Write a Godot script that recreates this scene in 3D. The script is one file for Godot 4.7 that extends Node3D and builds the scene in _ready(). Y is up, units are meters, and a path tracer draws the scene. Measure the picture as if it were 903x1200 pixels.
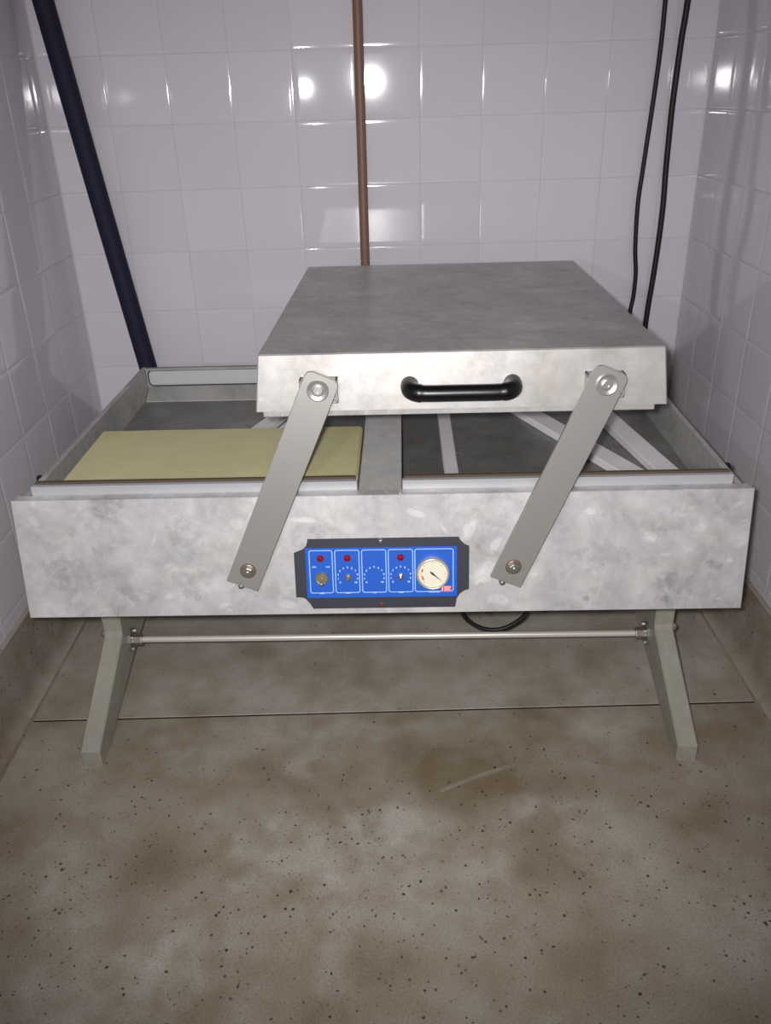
extends Node3D
# A double chamber vacuum packing machine in a white tiled alcove, lit by a camera flash and a small work lamp.

const LEFT := -1.057      # tile face of the left wall
const RIGHT := 1.0716     # tile face of the right wall
const DEPTH := 6.0        # where the room ends behind the camera
const HIGH := 2.6
const TILE := 0.2
const ROW := 0.2933       # lowest full row of tiles starts here
const COVE := 0.25        # top of the terrazzo skirting

var mats := {}
var taken := {}
var tile_meshes := {}


func _ready() -> void:
	camera_and_light()
	make_materials()
	room()
	machine()
	loose_things()


func camera_and_light() -> void:
	var cam := Camera3D.new()
	cam.name = "camera"
	cam.basis = Basis(Vector3.UP, 0.0044) * Basis(Vector3.RIGHT, -0.4691) * Basis(Vector3.BACK, -0.03)
	cam.position = Vector3(0.0109, 1.5777, 2.9821)
	cam.fov = rad_to_deg(2.0 * atan(600.0 / 978.0))
	cam.near = 0.02
	cam.far = 30.0
	add_child(cam)
	cam.current = true

	var we := WorldEnvironment.new()
	we.name = "environment"
	var env := Environment.new()
	env.background_mode = Environment.BG_COLOR
	env.background_color = Color(0.02, 0.02, 0.022)
	env.ambient_light_source = Environment.AMBIENT_SOURCE_DISABLED
	env.tonemap_mode = Environment.TONE_MAPPER_LINEAR
	env.tonemap_exposure = 1.0
	env.sdfgi_enabled = true
	env.ssao_enabled = true
	env.ssil_enabled = true
	we.environment = env
	add_child(we)

	# the flash beside the lens
	var flash := SpotLight3D.new()
	flash.name = "flash_light"
	flash.position = Vector3(-0.03, 1.605, 2.965)
	flash.light_color = Color(1.0, 0.985, 0.985)
	flash.light_energy = 4.1
	flash.light_size = 0.026
	flash.spot_range = 12.0
	flash.spot_attenuation = 2.0
	flash.spot_angle = 50.0
	flash.spot_angle_attenuation = 1.0
	flash.shadow_enabled = true
	add_child(flash)
	flash.look_at(Vector3(0.0, 0.78, 1.0))

	# a small square lamp a little behind the camera, seen mirrored in the tiles
	var lamp := SpotLight3D.new()
	lamp.name = "lamp_light"
	lamp.position = Vector3(-0.44, 1.56, 3.12)
	lamp.light_color = Color(0.98, 0.98, 1.0)
	lamp.light_energy = 0.6
	lamp.light_size = 0.022
	lamp.spot_range = 12.0
	lamp.spot_attenuation = 2.0
	lamp.spot_angle = 52.0
	lamp.spot_angle_attenuation = 1.0
	lamp.shadow_enabled = true
	add_child(lamp)
	lamp.look_at(Vector3(0.0, 0.85, 1.0))


# ---------------------------------------------------------------- textures and materials

func noise(seed_: int, freq: float, kind := FastNoiseLite.TYPE_SIMPLEX_SMOOTH, octaves := 4) -> FastNoiseLite:
	var n := FastNoiseLite.new()
	n.seed = seed_
	n.frequency = freq
	n.noise_type = kind
	n.fractal_type = FastNoiseLite.FRACTAL_FBM if octaves > 1 else FastNoiseLite.FRACTAL_NONE
	n.fractal_octaves = octaves
	return n


func noise_bytes(n: FastNoiseLite, w: int, h: int, seamless := true) -> PackedByteArray:
	var im: Image = n.get_seamless_image(w, h) if seamless else n.get_image(w, h)
	im.convert(Image.FORMAT_L8)
	return im.get_data()


# bare wiped metal: soft clouds, many smeared strokes, and marks given as [u, v, radius u, radius v, turn, strength]
func metal_texture(seed_: int, dark: Color, light: Color, w: int, h: int, cloud: float, strokes: int, stroke: float, marks := []) -> ImageTexture:
	var broad := noise_bytes(noise(seed_, 0.006, FastNoiseLite.TYPE_SIMPLEX_SMOOTH, 3), w, h)
	var mid := noise_bytes(noise(seed_ + 1, 0.035, FastNoiseLite.TYPE_SIMPLEX, 5), w, h)
	var fine := noise_bytes(noise(seed_ + 3, 0.15, FastNoiseLite.TYPE_SIMPLEX, 3), w, h)
	var hue := noise_bytes(noise(seed_ + 5, 0.01, FastNoiseLite.TYPE_SIMPLEX_SMOOTH, 3), w, h)
	var field := PackedFloat32Array()
	field.resize(w * h)
	var rng := RandomNumberGenerator.new()
	rng.seed = seed_
	var all := []
	for k in strokes:
		var long := rng.randf_range(12.0, 52.0)
		all.append([rng.randf() * w, rng.randf() * h, long, long * rng.randf_range(0.3, 0.8), rng.randfn(0.2, 0.7), stroke * rng.randf_range(-0.8, 1.0)])
	for k in int(strokes * 0.35):
		var long := rng.randf_range(4.0, 20.0)
		all.append([rng.randf() * w, rng.randf() * h, long, long * rng.randf_range(0.15, 0.6), rng.randfn(0.3, 0.8), stroke * rng.randf_range(0.3, 1.5)])
	for m in marks:
		all.append([m[0] * w, m[1] * h, m[2], m[3], m[4], m[5]])
	for m in all:
		var cs := cos(m[4])
		var sn := sin(m[4])
		var reach := int(maxf(m[2], m[3]) * 1.25)
		for dy in range(-reach, reach + 1):
			for dx in range(-reach, reach + 1):
				var u: float = (dx * cs + dy * sn) / m[2]
				var v: float = (dy * cs - dx * sn) / m[3]
				var q := u * u + v * v
				if q < 1.5:
					var i := posmod(int(m[1]) + dy, h) * w + posmod(int(m[0]) + dx, w)
					var d := sqrt(q) + (mid[i] - 128) / 255.0 * 0.8 + (fine[i] - 128) / 255.0 * 0.35
					field[i] += m[5] * smoothstep(1.0, 0.5, d)
	var out := PackedByteArray()
	out.resize(w * h * 3)
	for i in w * h:
		var t := 0.5 + cloud * ((broad[i] - 128) / 255.0 * 0.8 + (mid[i] - 128) / 255.0 * 0.6) + (fine[i] - 128) / 255.0 * 0.16 + clampf(field[i], -0.6, 0.9)
		var warm := (hue[i] - 128) / 255.0 * 0.022
		out[i * 3] = int(clampf((dark.r + (light.r - dark.r) * t + warm) * 255.0, 0, 255))
		out[i * 3 + 1] = int(clampf((dark.g + (light.g - dark.g) * t + warm * 0.3) * 255.0, 0, 255))
		out[i * 3 + 2] = int(clampf((dark.b + (light.b - dark.b) * t - warm) * 255.0, 0, 255))
	return ImageTexture.create_from_image(Image.create_from_data(w, h, false, Image.FORMAT_RGB8, out))


const FLOOR_SPAN := 2.6
const FLOOR_PX := 2048

# worn terrazzo: clouds of brown and grey, old stains, dark chips
func terrazzo_texture() -> ImageTexture:
	var s := FLOOR_PX
	var broad := noise_bytes(noise(41, 0.0032, FastNoiseLite.TYPE_SIMPLEX_SMOOTH, 4), s, s)
	var mid := noise_bytes(noise(42, 0.012, FastNoiseLite.TYPE_SIMPLEX_SMOOTH, 5), s, s)
	var fine := noise_bytes(noise(43, 0.16, FastNoiseLite.TYPE_SIMPLEX, 3), s, s)
	var field := PackedFloat32Array()   # > 0 browner and darker, < 0 paler and greyer
	field.resize(s * s)
	# stains as they lie on the floor: x, z, radius x, radius z, strength, edge softness
	var stains := [
		[0.17, 1.38, 0.18, 0.18, 0.65, 0.5], [0.05, 1.27, 0.09, 0.07, 0.2, 0.6], [0.42, 1.42, 0.16, 0.07, 0.4, 0.6], [0.36, 1.66, 0.12, 0.09, 0.3, 0.8],
		[-0.42, 0.82, 0.10, 0.08, 0.4, 0.8], [0.12, 0.9, 0.16, 0.1, 0.25, 0.9], [0.5, 0.85, 0.22, 0.1, 0.25, 0.9], [0.85, 1.24, 0.12, 0.06, 0.35, 0.8],
		[-0.55, 1.62, 0.13, 0.26, 0.35, 0.9], [-0.05, 1.9, 0.2, 0.14, 0.35, 0.9], [0.5, 1.95, 0.3, 0.2, 0.35, 1.0], [-0.36, 1.32, 0.07, 0.05, 0.3, 0.8],
		[0.02, 1.52, 0.2, 0.07, -0.5, 0.8], [0.33, 1.48, 0.06, 0.05, -0.5, 0.7], [0.42, 1.56, 0.04, 0.12, -0.35, 0.8], [-0.22, 1.62, 0.2, 0.16, -0.4, 0.9],
		[-0.12, 1.86, 0.07, 0.2, -0.4, 0.9], [-0.5, 1.9, 0.14, 0.1, -0.35, 0.9], [-0.24, 1.34, 0.06, 0.06, -0.4, 0.9], [0.12, 1.66, 0.16, 0.1, -0.25, 0.9],
		[0.30, 1.68, 0.05, 0.04, 0.3, 0.8], [-0.05, 1.2, 0.3, 0.06, -0.2, 0.9], [0.7, 1.55, 0.2, 0.2, 0.2, 1.0], [-0.8, 0.9, 0.16, 0.3, 0.3, 0.9],
	]
	for st in stains:
		var cx: float = st[0]; var cz: float = st[1]; var rx: float = st[2]; var rz: float = st[3]; var amount: float = st[4]; var soft: float = st[5]
		for py in range(int((cz - rz * 1.3) / FLOOR_SPAN * s), int((cz + rz * 1.3) / FLOOR_SPAN * s)):
			for px in range(int((cx - rx * 1.3 + 1.3) / FLOOR_SPAN * s), int((cx + rx * 1.3 + 1.3) / FLOOR_SPAN * s)):
				if px < 0 or py < 0 or px >= s or py >= s:
					continue
				var dx := (px * FLOOR_SPAN / s - 1.3 - cx) / rx
				var dz := (py * FLOOR_SPAN / s - cz) / rz
				var d := sqrt(dx * dx + dz * dz) + (mid[py * s + px] - 128) / 255.0 * 0.9
				field[py * s + px] += amount * smoothstep(1.0, 1.0 - soft, d)
	# a pale drag mark that curves over the round stain
	for k in 900:
		var t := k / 899.0
		var ax := lerpf(0.12, 0.52, t)
		var az := 1.43 - 0.13 * sin(t * PI * 0.62) + 0.05 * t
		for j in range(-6, 7):
			var px := int((ax + 1.3) / FLOOR_SPAN * s)
			var py := int(az / FLOOR_SPAN * s) + j
			field[py * s + px] = minf(field[py * s + px], lerpf(0.0, 0.45, absf(j) / 6.0))
	var out := PackedByteArray()
	out.resize(s * s * 3)
	for i in s * s:
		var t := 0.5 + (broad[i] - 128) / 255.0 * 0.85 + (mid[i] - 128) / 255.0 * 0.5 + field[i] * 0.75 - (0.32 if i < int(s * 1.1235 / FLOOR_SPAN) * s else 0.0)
		t = clampf(t, -0.1, 1.15)
		var g := 1.0 + (fine[i] - 128) / 255.0 * 0.16
		out[i * 3] = int(clampf((170.0 - 42.0 * t) * g, 0, 255))
		out[i * 3 + 1] = int(clampf((164.0 - 49.0 * t) * g, 0, 255))
		out[i * 3 + 2] = int(clampf((153.0 - 58.0 * t) * g, 0, 255))
	var im := Image.create_from_data(s, s, false, Image.FORMAT_RGB8, out)
	var rng := RandomNumberGenerator.new()
	rng.seed = 77
	for k in 42000:
		var x := rng.randf()
		var z := rng.randf()
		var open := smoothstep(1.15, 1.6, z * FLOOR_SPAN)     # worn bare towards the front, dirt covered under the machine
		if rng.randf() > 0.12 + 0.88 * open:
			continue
		var big := pow(rng.randf(), 9.0)
		var r := rng.randf_range(0.35, 0.85) + 2.1 * big
		var ell := rng.randf_range(0.55, 1.0)
		var ang := rng.randf() * PI
		var tone := rng.randf_range(0.12, 0.3) if rng.randf() < 0.8 else rng.randf_range(0.45, 0.6)
		var c := Color(tone, tone * 0.86, tone * 0.74)
		var px := int(x * s)
		var py := int(z * s)
		for dy in range(-4, 5):
			for dx in range(-4, 5):
				var u := (dx * cos(ang) + dy * sin(ang)) / r
				var v := (dy * cos(ang) - dx * sin(ang)) / (r * ell)
				var a := clampf((1.25 - sqrt(u * u + v * v)) * 2.2, 0.0, 1.0) * (0.6 + 0.4 * big)
				if a > 0.0:
					var qx := posmod(px + dx, s)
					var qy := posmod(py + dy, s)
					im.set_pixel(qx, qy, im.get_pixel(qx, qy).lerp(c, a))
	return ImageTexture.create_from_image(im)


func plain(called: String, c: Color, rough: float, metal := 0.0) -> StandardMaterial3D:
	var m := StandardMaterial3D.new()
	m.resource_name = called
	m.albedo_color = c
	m.roughness = rough
	m.metallic = metal
	mats[called] = m
	return m


func mapped(called: String, tex: Texture2D, span: float, rough: float, metal := 0.0, world := false) -> StandardMaterial3D:
	var m := plain(called, Color.WHITE, rough, metal)
	m.albedo_texture = tex
	m.uv1_triplanar = true
	m.uv1_world_triplanar = world
	m.uv1_scale = Vector3.ONE / span
	return m


func make_materials() -> void:
	for k in 3:
		var c: Color = [Color(0.845, 0.83, 0.86), Color(0.853, 0.84, 0.867), Color(0.838, 0.822, 0.856)][k]
		var m := plain("glazed_tile_%d" % k, c, 0.055)
		m.metallic_specular = 0.5
	plain("grout", Color(0.77, 0.75, 0.765), 0.9)
	plain("plaster", Color(0.5, 0.49, 0.49), 0.8)
	var floor_tex := terrazzo_texture()
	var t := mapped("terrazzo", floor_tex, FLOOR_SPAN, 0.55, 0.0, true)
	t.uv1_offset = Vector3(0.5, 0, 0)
	var tc := mapped("terrazzo_skirting", floor_tex, FLOOR_SPAN, 0.6, 0.0, true)
	tc.albedo_color = Color(1.0, 0.99, 1.0)
	plain("joint", Color(0.12, 0.105, 0.095), 0.8)
	# wiped marks on the front panel, at the places they have there
	var marks := [
		[0.40, 0.20, 34, 7, 0.05, 0.5], [0.55, 0.16, 26, 9, 0.3, 0.4], [0.62, 0.30, 14, 30, 0.5, 0.5], [0.655, 0.42, 12, 20, 0.9, 0.5], [0.645, 0.62, 22, 30, 0.7, 0.4], [0.66, 0.86, 30, 14, 0.2, 0.4],
		[0.78, 0.17, 12, 9, 0.0, 0.4], [0.862, 0.37, 20, 10, 0.5, 0.4], [0.97, 0.56, 8, 6, 0.0, 0.35], [0.95, 0.62, 20, 13, 0.3, -0.45], [0.78, 0.86, 10, 8, 0.0, -0.55], [0.885, 0.88, 12, 9, 0.0, -0.5],
		[0.31, 0.22, 20, 14, 0.2, 0.35], [0.37, 0.88, 24, 10, 0.1, 0.4], [0.24, 0.3, 22, 12, 0.2, 0.3], [0.115, 0.42, 30, 22, 0.4, 0.25], [0.9, 0.75, 50, 26, 0.2, -0.25], [0.8, 0.5, 60, 30, 0.1, -0.2], [0.28, 0.7, 24, 30, 0.6, 0.25],
	]
	var panel := mapped("panel_metal", metal_texture(3, Color(0.62, 0.615, 0.62), Color(0.86, 0.855, 0.85), 1536, 256, 0.55, 330, 0.22, marks), 1.0, 0.5, 0.25)
	panel.uv1_scale = Vector3(1.0 / 1.72, 1.0 / 0.3, 1.0 / 0.3)
	panel.uv1_offset = Vector3(0.5, -0.756 / 0.3, 0)
	mapped("lid_metal", metal_texture(15, Color(0.61, 0.60, 0.585), Color(0.80, 0.79, 0.775), 768, 768, 0.6, 320, 0.2), 1.1, 0.44, 0.4)
	mapped("tray_metal", metal_texture(27, Color(0.42, 0.42, 0.405), Color(0.60, 0.60, 0.585), 512, 512, 0.5, 160, 0.16, [[0.3, 0.3, 16, 3, 0.1, 0.9], [0.62, 0.7, 9, 3, 0.7, 0.9], [0.8, 0.2, 12, 2, 0.3, 0.8], [0.45, 0.85, 5, 3, 0.3, 0.9]]), 0.7, 0.45, 0.3)
	mapped("rim_metal", metal_texture(33, Color(0.58, 0.58, 0.565), Color(0.80, 0.80, 0.785), 512, 512, 0.5, 160, 0.2), 0.7, 0.5, 0.2)
	plain("bright_aluminium", Color(0.76, 0.765, 0.775), 0.42, 0.35)
	plain("sheet_metal", Color(0.78, 0.785, 0.795), 0.6, 0.1)
	plain("slot_shade_dark", Color(0.2, 0.2, 0.2), 0.7)  # dark tone that stands in for shadow round the rear slot
	mapped("divider_metal", metal_texture(71, Color(0.70, 0.70, 0.69), Color(0.88, 0.88, 0.875), 256, 256, 0.6, 40, 0.25), 0.6, 0.6, 0.1)
	plain("turned_steel", Color(0.74, 0.73, 0.72), 0.36, 0.7)
	plain("bar_aluminium", Color(0.93, 0.925, 0.93), 0.5, 0.0)
	plain("arm_steel", Color(0.66, 0.655, 0.635), 0.42, 0.5)
	plain("polished_steel", Color(0.8, 0.79, 0.78), 0.2, 0.9)
	plain("dull_steel", Color(0.58, 0.56, 0.53), 0.4, 0.7)
	plain("rod_steel", Color(0.86, 0.84, 0.81), 0.35, 0.35)
	plain("rust", Color(0.42, 0.26, 0.15), 0.8, 0.1)
	mapped("leg_paint", metal_texture(51, Color(0.56, 0.55, 0.505), Color(0.68, 0.67, 0.615), 256, 256, 0.6, 30, 0.1), 0.3, 0.5, 0.1)
	plain("housing_grey", Color(0.42, 0.41, 0.40), 0.7, 0.1)
	plain("gasket", Color(0.33, 0.28, 0.22), 0.8)
	plain("black_plastic", Color(0.035, 0.035, 0.042), 0.35)
	plain("bezel_black", Color(0.20, 0.21, 0.25), 0.55)
	plain("blue_face", Color(0.15, 0.37, 0.77), 0.4)
	plain("print_pale", Color(0.62, 0.78, 0.98), 0.6)
	plain("print_white", Color(0.88, 0.93, 1.0), 0.6)
	plain("red_lens", Color(0.55, 0.03, 0.10), 0.3)
	plain("brass", Color(0.64, 0.61, 0.50), 0.35, 0.6)
	plain("dial_cream", Color(0.90, 0.88, 0.80), 0.5)
	plain("gauge_ring", Color(0.82, 0.80, 0.74), 0.3, 0.5)
	plain("dial_ink", Color(0.25, 0.22, 0.2), 0.6)
	plain("dial_red", Color(0.75, 0.36, 0.32), 0.6)
	plain("needle_grey", Color(0.22, 0.22, 0.22), 0.5)
	plain("sticker_red", Color(0.86, 0.30, 0.33), 0.6)
	plain("sticker_white", Color(0.93, 0.75, 0.77), 0.6)
	var foam := mapped("yellowed_plastic", metal_texture(61, Color(0.79, 0.765, 0.57), Color(0.84, 0.815, 0.63), 256, 256, 0.8, 10, 0.05), 0.8, 0.55)
	foam.subsurf_scatter_enabled = true
	foam.subsurf_scatter_strength = 0.25
	plain("navy_pipe", Color(0.05, 0.06, 0.18), 0.75)
	plain("brown_pipe", Color(0.50, 0.385, 0.32), 0.5)
	plain("cable_black", Color(0.03, 0.025, 0.03), 0.55)
	var glow := plain("lamp_glow", Color.WHITE, 0.5)
	glow.emission_enabled = true
	glow.emission = Color(1.0, 0.99, 0.98)
	glow.emission_energy_multiplier = 2.0


# ---------------------------------------------------------------- shape helpers

func start() -> SurfaceTool:
	var st := SurfaceTool.new()
	st.begin(Mesh.PRIMITIVE_TRIANGLES)
	st.set_smooth_group(-1)
	return st


# a, b, c counterclockwise as seen from outside (Godot wants clockwise)
func tri(st: SurfaceTool, a: Vector3, b: Vector3, c: Vector3) -> void:
	st.add_vertex(a); st.add_vertex(c); st.add_vertex(b)


func quad(st: SurfaceTool, a: Vector3, b: Vector3, c: Vector3, d: Vector3) -> void:
	tri(st, a, b, c)
	tri(st, a, c, d)


# a box with chamfered edges, from its eight corners: 0-3 bottom (counterclockwise from above, starting at -x +z), 4-7 top
func hull(st: SurfaceTool, c: Array, bevel: float) -> void:
	var mid := Vector3.ZERO
	for p in c:
		mid += p / 8.0
	var faces := [[0, 1, 5, 4], [1, 2, 6, 5], [2, 3, 7, 6], [3, 0, 4, 7], [4, 5, 6, 7], [3, 2, 1, 0]]
	var inner := {}
	for f in 6:
		for k in 4:
			var here: Vector3 = c[faces[f][k]]
			var prev: Vector3 = c[faces[f][(k + 3) % 4]]
			var next: Vector3 = c[faces[f][(k + 1) % 4]]
			inner[[f, faces[f][k]]] = here + (prev - here).normalized() * bevel + (next - here).normalized() * bevel
	for f in 6:
		quad(st, inner[[f, faces[f][0]]], inner[[f, faces[f][1]]], inner[[f, faces[f][2]]], inner[[f, faces[f][3]]])
	for f in 6:
		for k in 4:
			var a: int = faces[f][k]
			var b: int = faces[f][(k + 1) % 4]
			for g in range(f + 1, 6):
				if faces[g].has(a) and faces[g].has(b):
					quad(st, inner[[f, b]], inner[[f, a]], inner[[g, a]], inner[[g, b]])
	for v in 8:
		var ps := []
		for f in 6:
			if faces[f].has(v):
				ps.append(inner[[f, v]])
		var n: Vector3 = (ps[1] - ps[0]).cross(ps[2] - ps[0])
		if n.dot(c[v] - mid) > 0:
			tri(st, ps[0], ps[1], ps[2])
		else:
			tri(st, ps[0], ps[2], ps[1])


func box(st: SurfaceTool, lo: Vector3, hi: Vector3, bevel := 0.002) -> void:
	bevel = minf(bevel, 0.45 * minf(hi.x - lo.x, minf(hi.y - lo.y, hi.z - lo.z)))
	hull(st, [Vector3(lo.x, lo.y, hi.z), Vector3(hi.x, lo.y, hi.z), Vector3(hi.x, lo.y, lo.z), Vector3(lo.x, lo.y, lo.z),
		Vector3(lo.x, hi.y, hi.z), Vector3(hi.x, hi.y, hi.z), Vector3(hi.x, hi.y, lo.z), Vector3(lo.x, hi.y, lo.z)], bevel)


func inset(poly: PackedVector2Array, d: float) -> PackedVector2Array:
	var out := PackedVector2Array()
	var n := poly.size()
	for i in n:
		var a := (poly[i] - poly[(i + n - 1) % n]).normalized()
		var b := (poly[(i + 1) % n] - poly[i]).normalized()
		var na := Vector2(-a.y, a.x)
		var nb := Vector2(-b.y, b.x)
		var m := (na + nb).normalized()
		out.append(poly[i] + m * d / maxf(0.35, m.dot(na)))
	return out


# an outline (counterclockwise in x, y) given thickness from z0 to z1, chamfered at the z1 face; xf places it
func prism(st: SurfaceTool, poly: PackedVector2Array, z0: float, z1: float, bevel := 0.001, xf := Transform3D(), both := false) -> void:
	if Geometry2D.is_polygon_clockwise(poly):
		poly = poly.duplicate()
		poly.reverse()
	if poly.size() > 2 and area_of(poly) < 0:
		poly.reverse()
	var n := poly.size()
	var top := inset(poly, bevel)
	var low := inset(poly, bevel) if both else poly
	var rings := []
	if both:
		rings = [[low, z0], [poly, z0 + bevel], [poly, z1 - bevel], [top, z1]]
	else:
		rings = [[poly, z0], [poly, z1 - bevel], [top, z1]]
	for r in rings.size() - 1:
		for i in n:
			var j := (i + 1) % n
			quad(st, lift(rings[r][0][i], rings[r][1], xf), lift(rings[r][0][j], rings[r][1], xf), lift(rings[r + 1][0][j], rings[r + 1][1], xf), lift(rings[r + 1][0][i], rings[r + 1][1], xf))
	var idx := Geometry2D.triangulate_polygon(top)
	for k in range(0, idx.size(), 3):
		var a := top[idx[k]]; var b := top[idx[k + 1]]; var c := top[idx[k + 2]]
		if (b - a).cross(c - a) < 0:
			var s := b; b = c; c = s
		tri(st, lift(a, z1, xf), lift(b, z1, xf), lift(c, z1, xf))
	idx = Geometry2D.triangulate_polygon(low)
	for k in range(0, idx.size(), 3):
		var a := low[idx[k]]; var b := low[idx[k + 1]]; var c := low[idx[k + 2]]
		if (b - a).cross(c - a) < 0:
			var s := b; b = c; c = s
		tri(st, lift(a, z0, xf), lift(c, z0, xf), lift(b, z0, xf))


func area_of(poly: PackedVector2Array) -> float:
	var s := 0.0
	for i in poly.size():
		s += poly[i].cross(poly[(i + 1) % poly.size()])
	return s


func lift(p: Vector2, z: float, xf: Transform3D) -> Vector3:
	return xf * Vector3(p.x, p.y, z)


# a profile of (radius, height) turned about the z axis of xf; open or closed at its ends by radius 0
func lathe(st: SurfaceTool, profile: Array, sides := 24, xf := Transform3D(), smooth := false) -> void:
	st.set_smooth_group(0 if smooth else -1)
	for k in profile.size() - 1:
		var p: Vector2 = profile[k]
		var q: Vector2 = profile[k + 1]
		for i in sides:
			var a := TAU * i / sides
			var b := TAU * (i + 1) / sides
			var pa := xf * Vector3(cos(a) * p.x, sin(a) * p.x, p.y)
			var pb := xf * Vector3(cos(b) * p.x, sin(b) * p.x, p.y)
			var qa := xf * Vector3(cos(a) * q.x, sin(a) * q.x, q.y)
			var qb := xf * Vector3(cos(b) * q.x, sin(b) * q.x, q.y)
			if p.x > 1e-6:
				tri(st, pa, pb, qb if q.x > 1e-6 else qa)
			if q.x > 1e-6:
				tri(st, pa, qb, qa)
	st.set_smooth_group(-1)


func disc_profile(r: float, z0: float, z1: float, bevel: float) -> Array:
	return [Vector2(0, z0), Vector2(r, z0), Vector2(r, z1 - bevel), Vector2(r - bevel * 0.35, z1 - bevel * 0.3), Vector2(r - bevel, z1), Vector2(0, z1)]


# a round tube along points, radius one number or one per point
func tube(st: SurfaceTool, pts: PackedVector3Array, radius, sides := 14) -> void:
	var n := pts.size()
	var rings := []
	var up := Vector3.UP
	var first := (pts[1] - pts[0]).normalized()
	if absf(first.dot(up)) > 0.9:
		up = Vector3.RIGHT
	var side := first.cross(up).normalized()
	for i in n:
		var d := (pts[mini(i + 1, n - 1)] - pts[maxi(i - 1, 0)]).normalized()
		side = (side - d * side.dot(d)).normalized()
		var o := d.cross(side)
		var r: float = radius[i] if radius is Array else radius
		var ring := []
		for k in sides:
			var a := TAU * k / sides
			ring.append(pts[i] + (side * cos(a) + o * sin(a)) * r)
		rings.append(ring)
	st.set_smooth_group(0)
	for i in n - 1:
		for k in sides:
			var l := (k + 1) % sides
			quad(st, rings[i][k], rings[i][l], rings[i + 1][l], rings[i + 1][k])
	st.set_smooth_group(-1)
	for k in sides:
		var l := (k + 1) % sides
		tri(st, pts[0], rings[0][l], rings[0][k])
		tri(st, pts[n - 1], rings[n - 1][k], rings[n - 1][l])


func smooth_path(pts: Array, per := 6) -> PackedVector3Array:
	var c := Curve3D.new()
	for i in pts.size():
		var before: Vector3 = pts[maxi(i - 1, 0)]
		var after: Vector3 = pts[mini(i + 1, pts.size() - 1)]
		var t := (after - before) / 6.0
		c.add_point(pts[i], -t, t)
	var out := PackedVector3Array()
	for i in pts.size() - 1:
		for k in per:
			out.append(c.sample(i, float(k) / per))
	out.append(pts[pts.size() - 1])
	return out


func done(st: SurfaceTool) -> ArrayMesh:
	st.generate_normals()
	return st.commit()


func numbered(called: String) -> String:
	var n: int = taken.get(called, 0)
	taken[called] = n + 1
	return called if n == 0 else "%s_%03d" % [called, n]


func part(called: String, st: SurfaceTool, mat: String, parent: Node3D, label := "") -> MeshInstance3D:
	return put_mesh(called, done(st), mat, parent, label)


func put_mesh(called: String, mesh: Mesh, mat: String, parent: Node3D, label := "") -> MeshInstance3D:
	var o := MeshInstance3D.new()
	o.mesh = mesh
	o.material_override = mats[mat]
	o.cast_shadow = GeometryInstance3D.SHADOW_CASTING_SETTING_ON
	if parent == self:
		o.name = numbered(called)
	else:
		var n := 0
		while parent.has_node(called if n == 0 else "%s_%03d" % [called, n]):
			n += 1
		o.name = called if n == 0 else "%s_%03d" % [called, n]
	parent.add_child(o, true)
	if label:
		o.set_meta("label", label)
	return o


func thing(called: String, label: String, category: String, group := "") -> Node3D:
	var o := Node3D.new()
	o.name = numbered(called)
	add_child(o, true)
	return tag(o, label, category, group)


func tag(o: Node3D, label: String, category: String, group := "") -> Node3D:
	o.set_meta("label", label)
	o.set_meta("category", category)
	if group:
		o.set_meta("group", group)
	return o


func struct(called: String, st: SurfaceTool, mat: String, label: String, category: String) -> MeshInstance3D:
	var o := part(called, st, mat, self)
	o.set_meta("kind", "structure")
	tag(o, label, category)
	return o


# ---------------------------------------------------------------- the room

# a glazed tile with softly rounded edges; its face lies at z = 0 and its back at z = -0.006
func tile_mesh(w: float, h: float) -> ArrayMesh:
	var key := Vector2(snappedf(w, 0.0001), snappedf(h, 0.0001))
	if tile_meshes.has(key):
		return tile_meshes[key]
	var st := SurfaceTool.new()
	st.begin(Mesh.PRIMITIVE_TRIANGLES)
	var steps := [[0.016, 0.0, 0.0], [0.005, -0.0002, 0.05], [0.0008, -0.0006, 0.16], [0.0, -0.0022, 0.6]]   # inset, depth, lean of the normal
	var rings := []
	for s in steps:
		var d: float = minf(s[0], 0.3 * minf(w, h))
		var lean: float = s[2]
		var ring := []
		for k in 4:
			var sx := [-1.0, 1.0, 1.0, -1.0][k] as float
			var sy := [-1.0, -1.0, 1.0, 1.0][k] as float
			var p := Vector3(sx * (w / 2 - d), sy * (h / 2 - d), s[1])
			ring.append([p, sx, sy, lean])
		rings.append(ring)
	var flat := func(p: Array, nx: float, ny: float) -> void:
		st.set_normal(Vector3(nx * sin(p[3]), ny * sin(p[3]), cos(p[3])).normalized())
		st.add_vertex(p[0])
	var r0: Array = rings[0]
	for k in [0, 2, 1, 0, 3, 2]:
		flat.call(r0[k], 0.0, 0.0)
	for r in 3:
		for k in 4:
			var l := (k + 1) % 4
			var nx := [0.0, 1.0, 0.0, -1.0][k] as float
			var ny := [-1.0, 0.0, 1.0, 0.0][k] as float
			for q in [rings[r][k], rings[r + 1][l], rings[r + 1][k], rings[r][k], rings[r][l], rings[r + 1][l]]:
				flat.call(q, nx, ny)
	var m := st.commit()
	tile_meshes[key] = m
	return m


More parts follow.
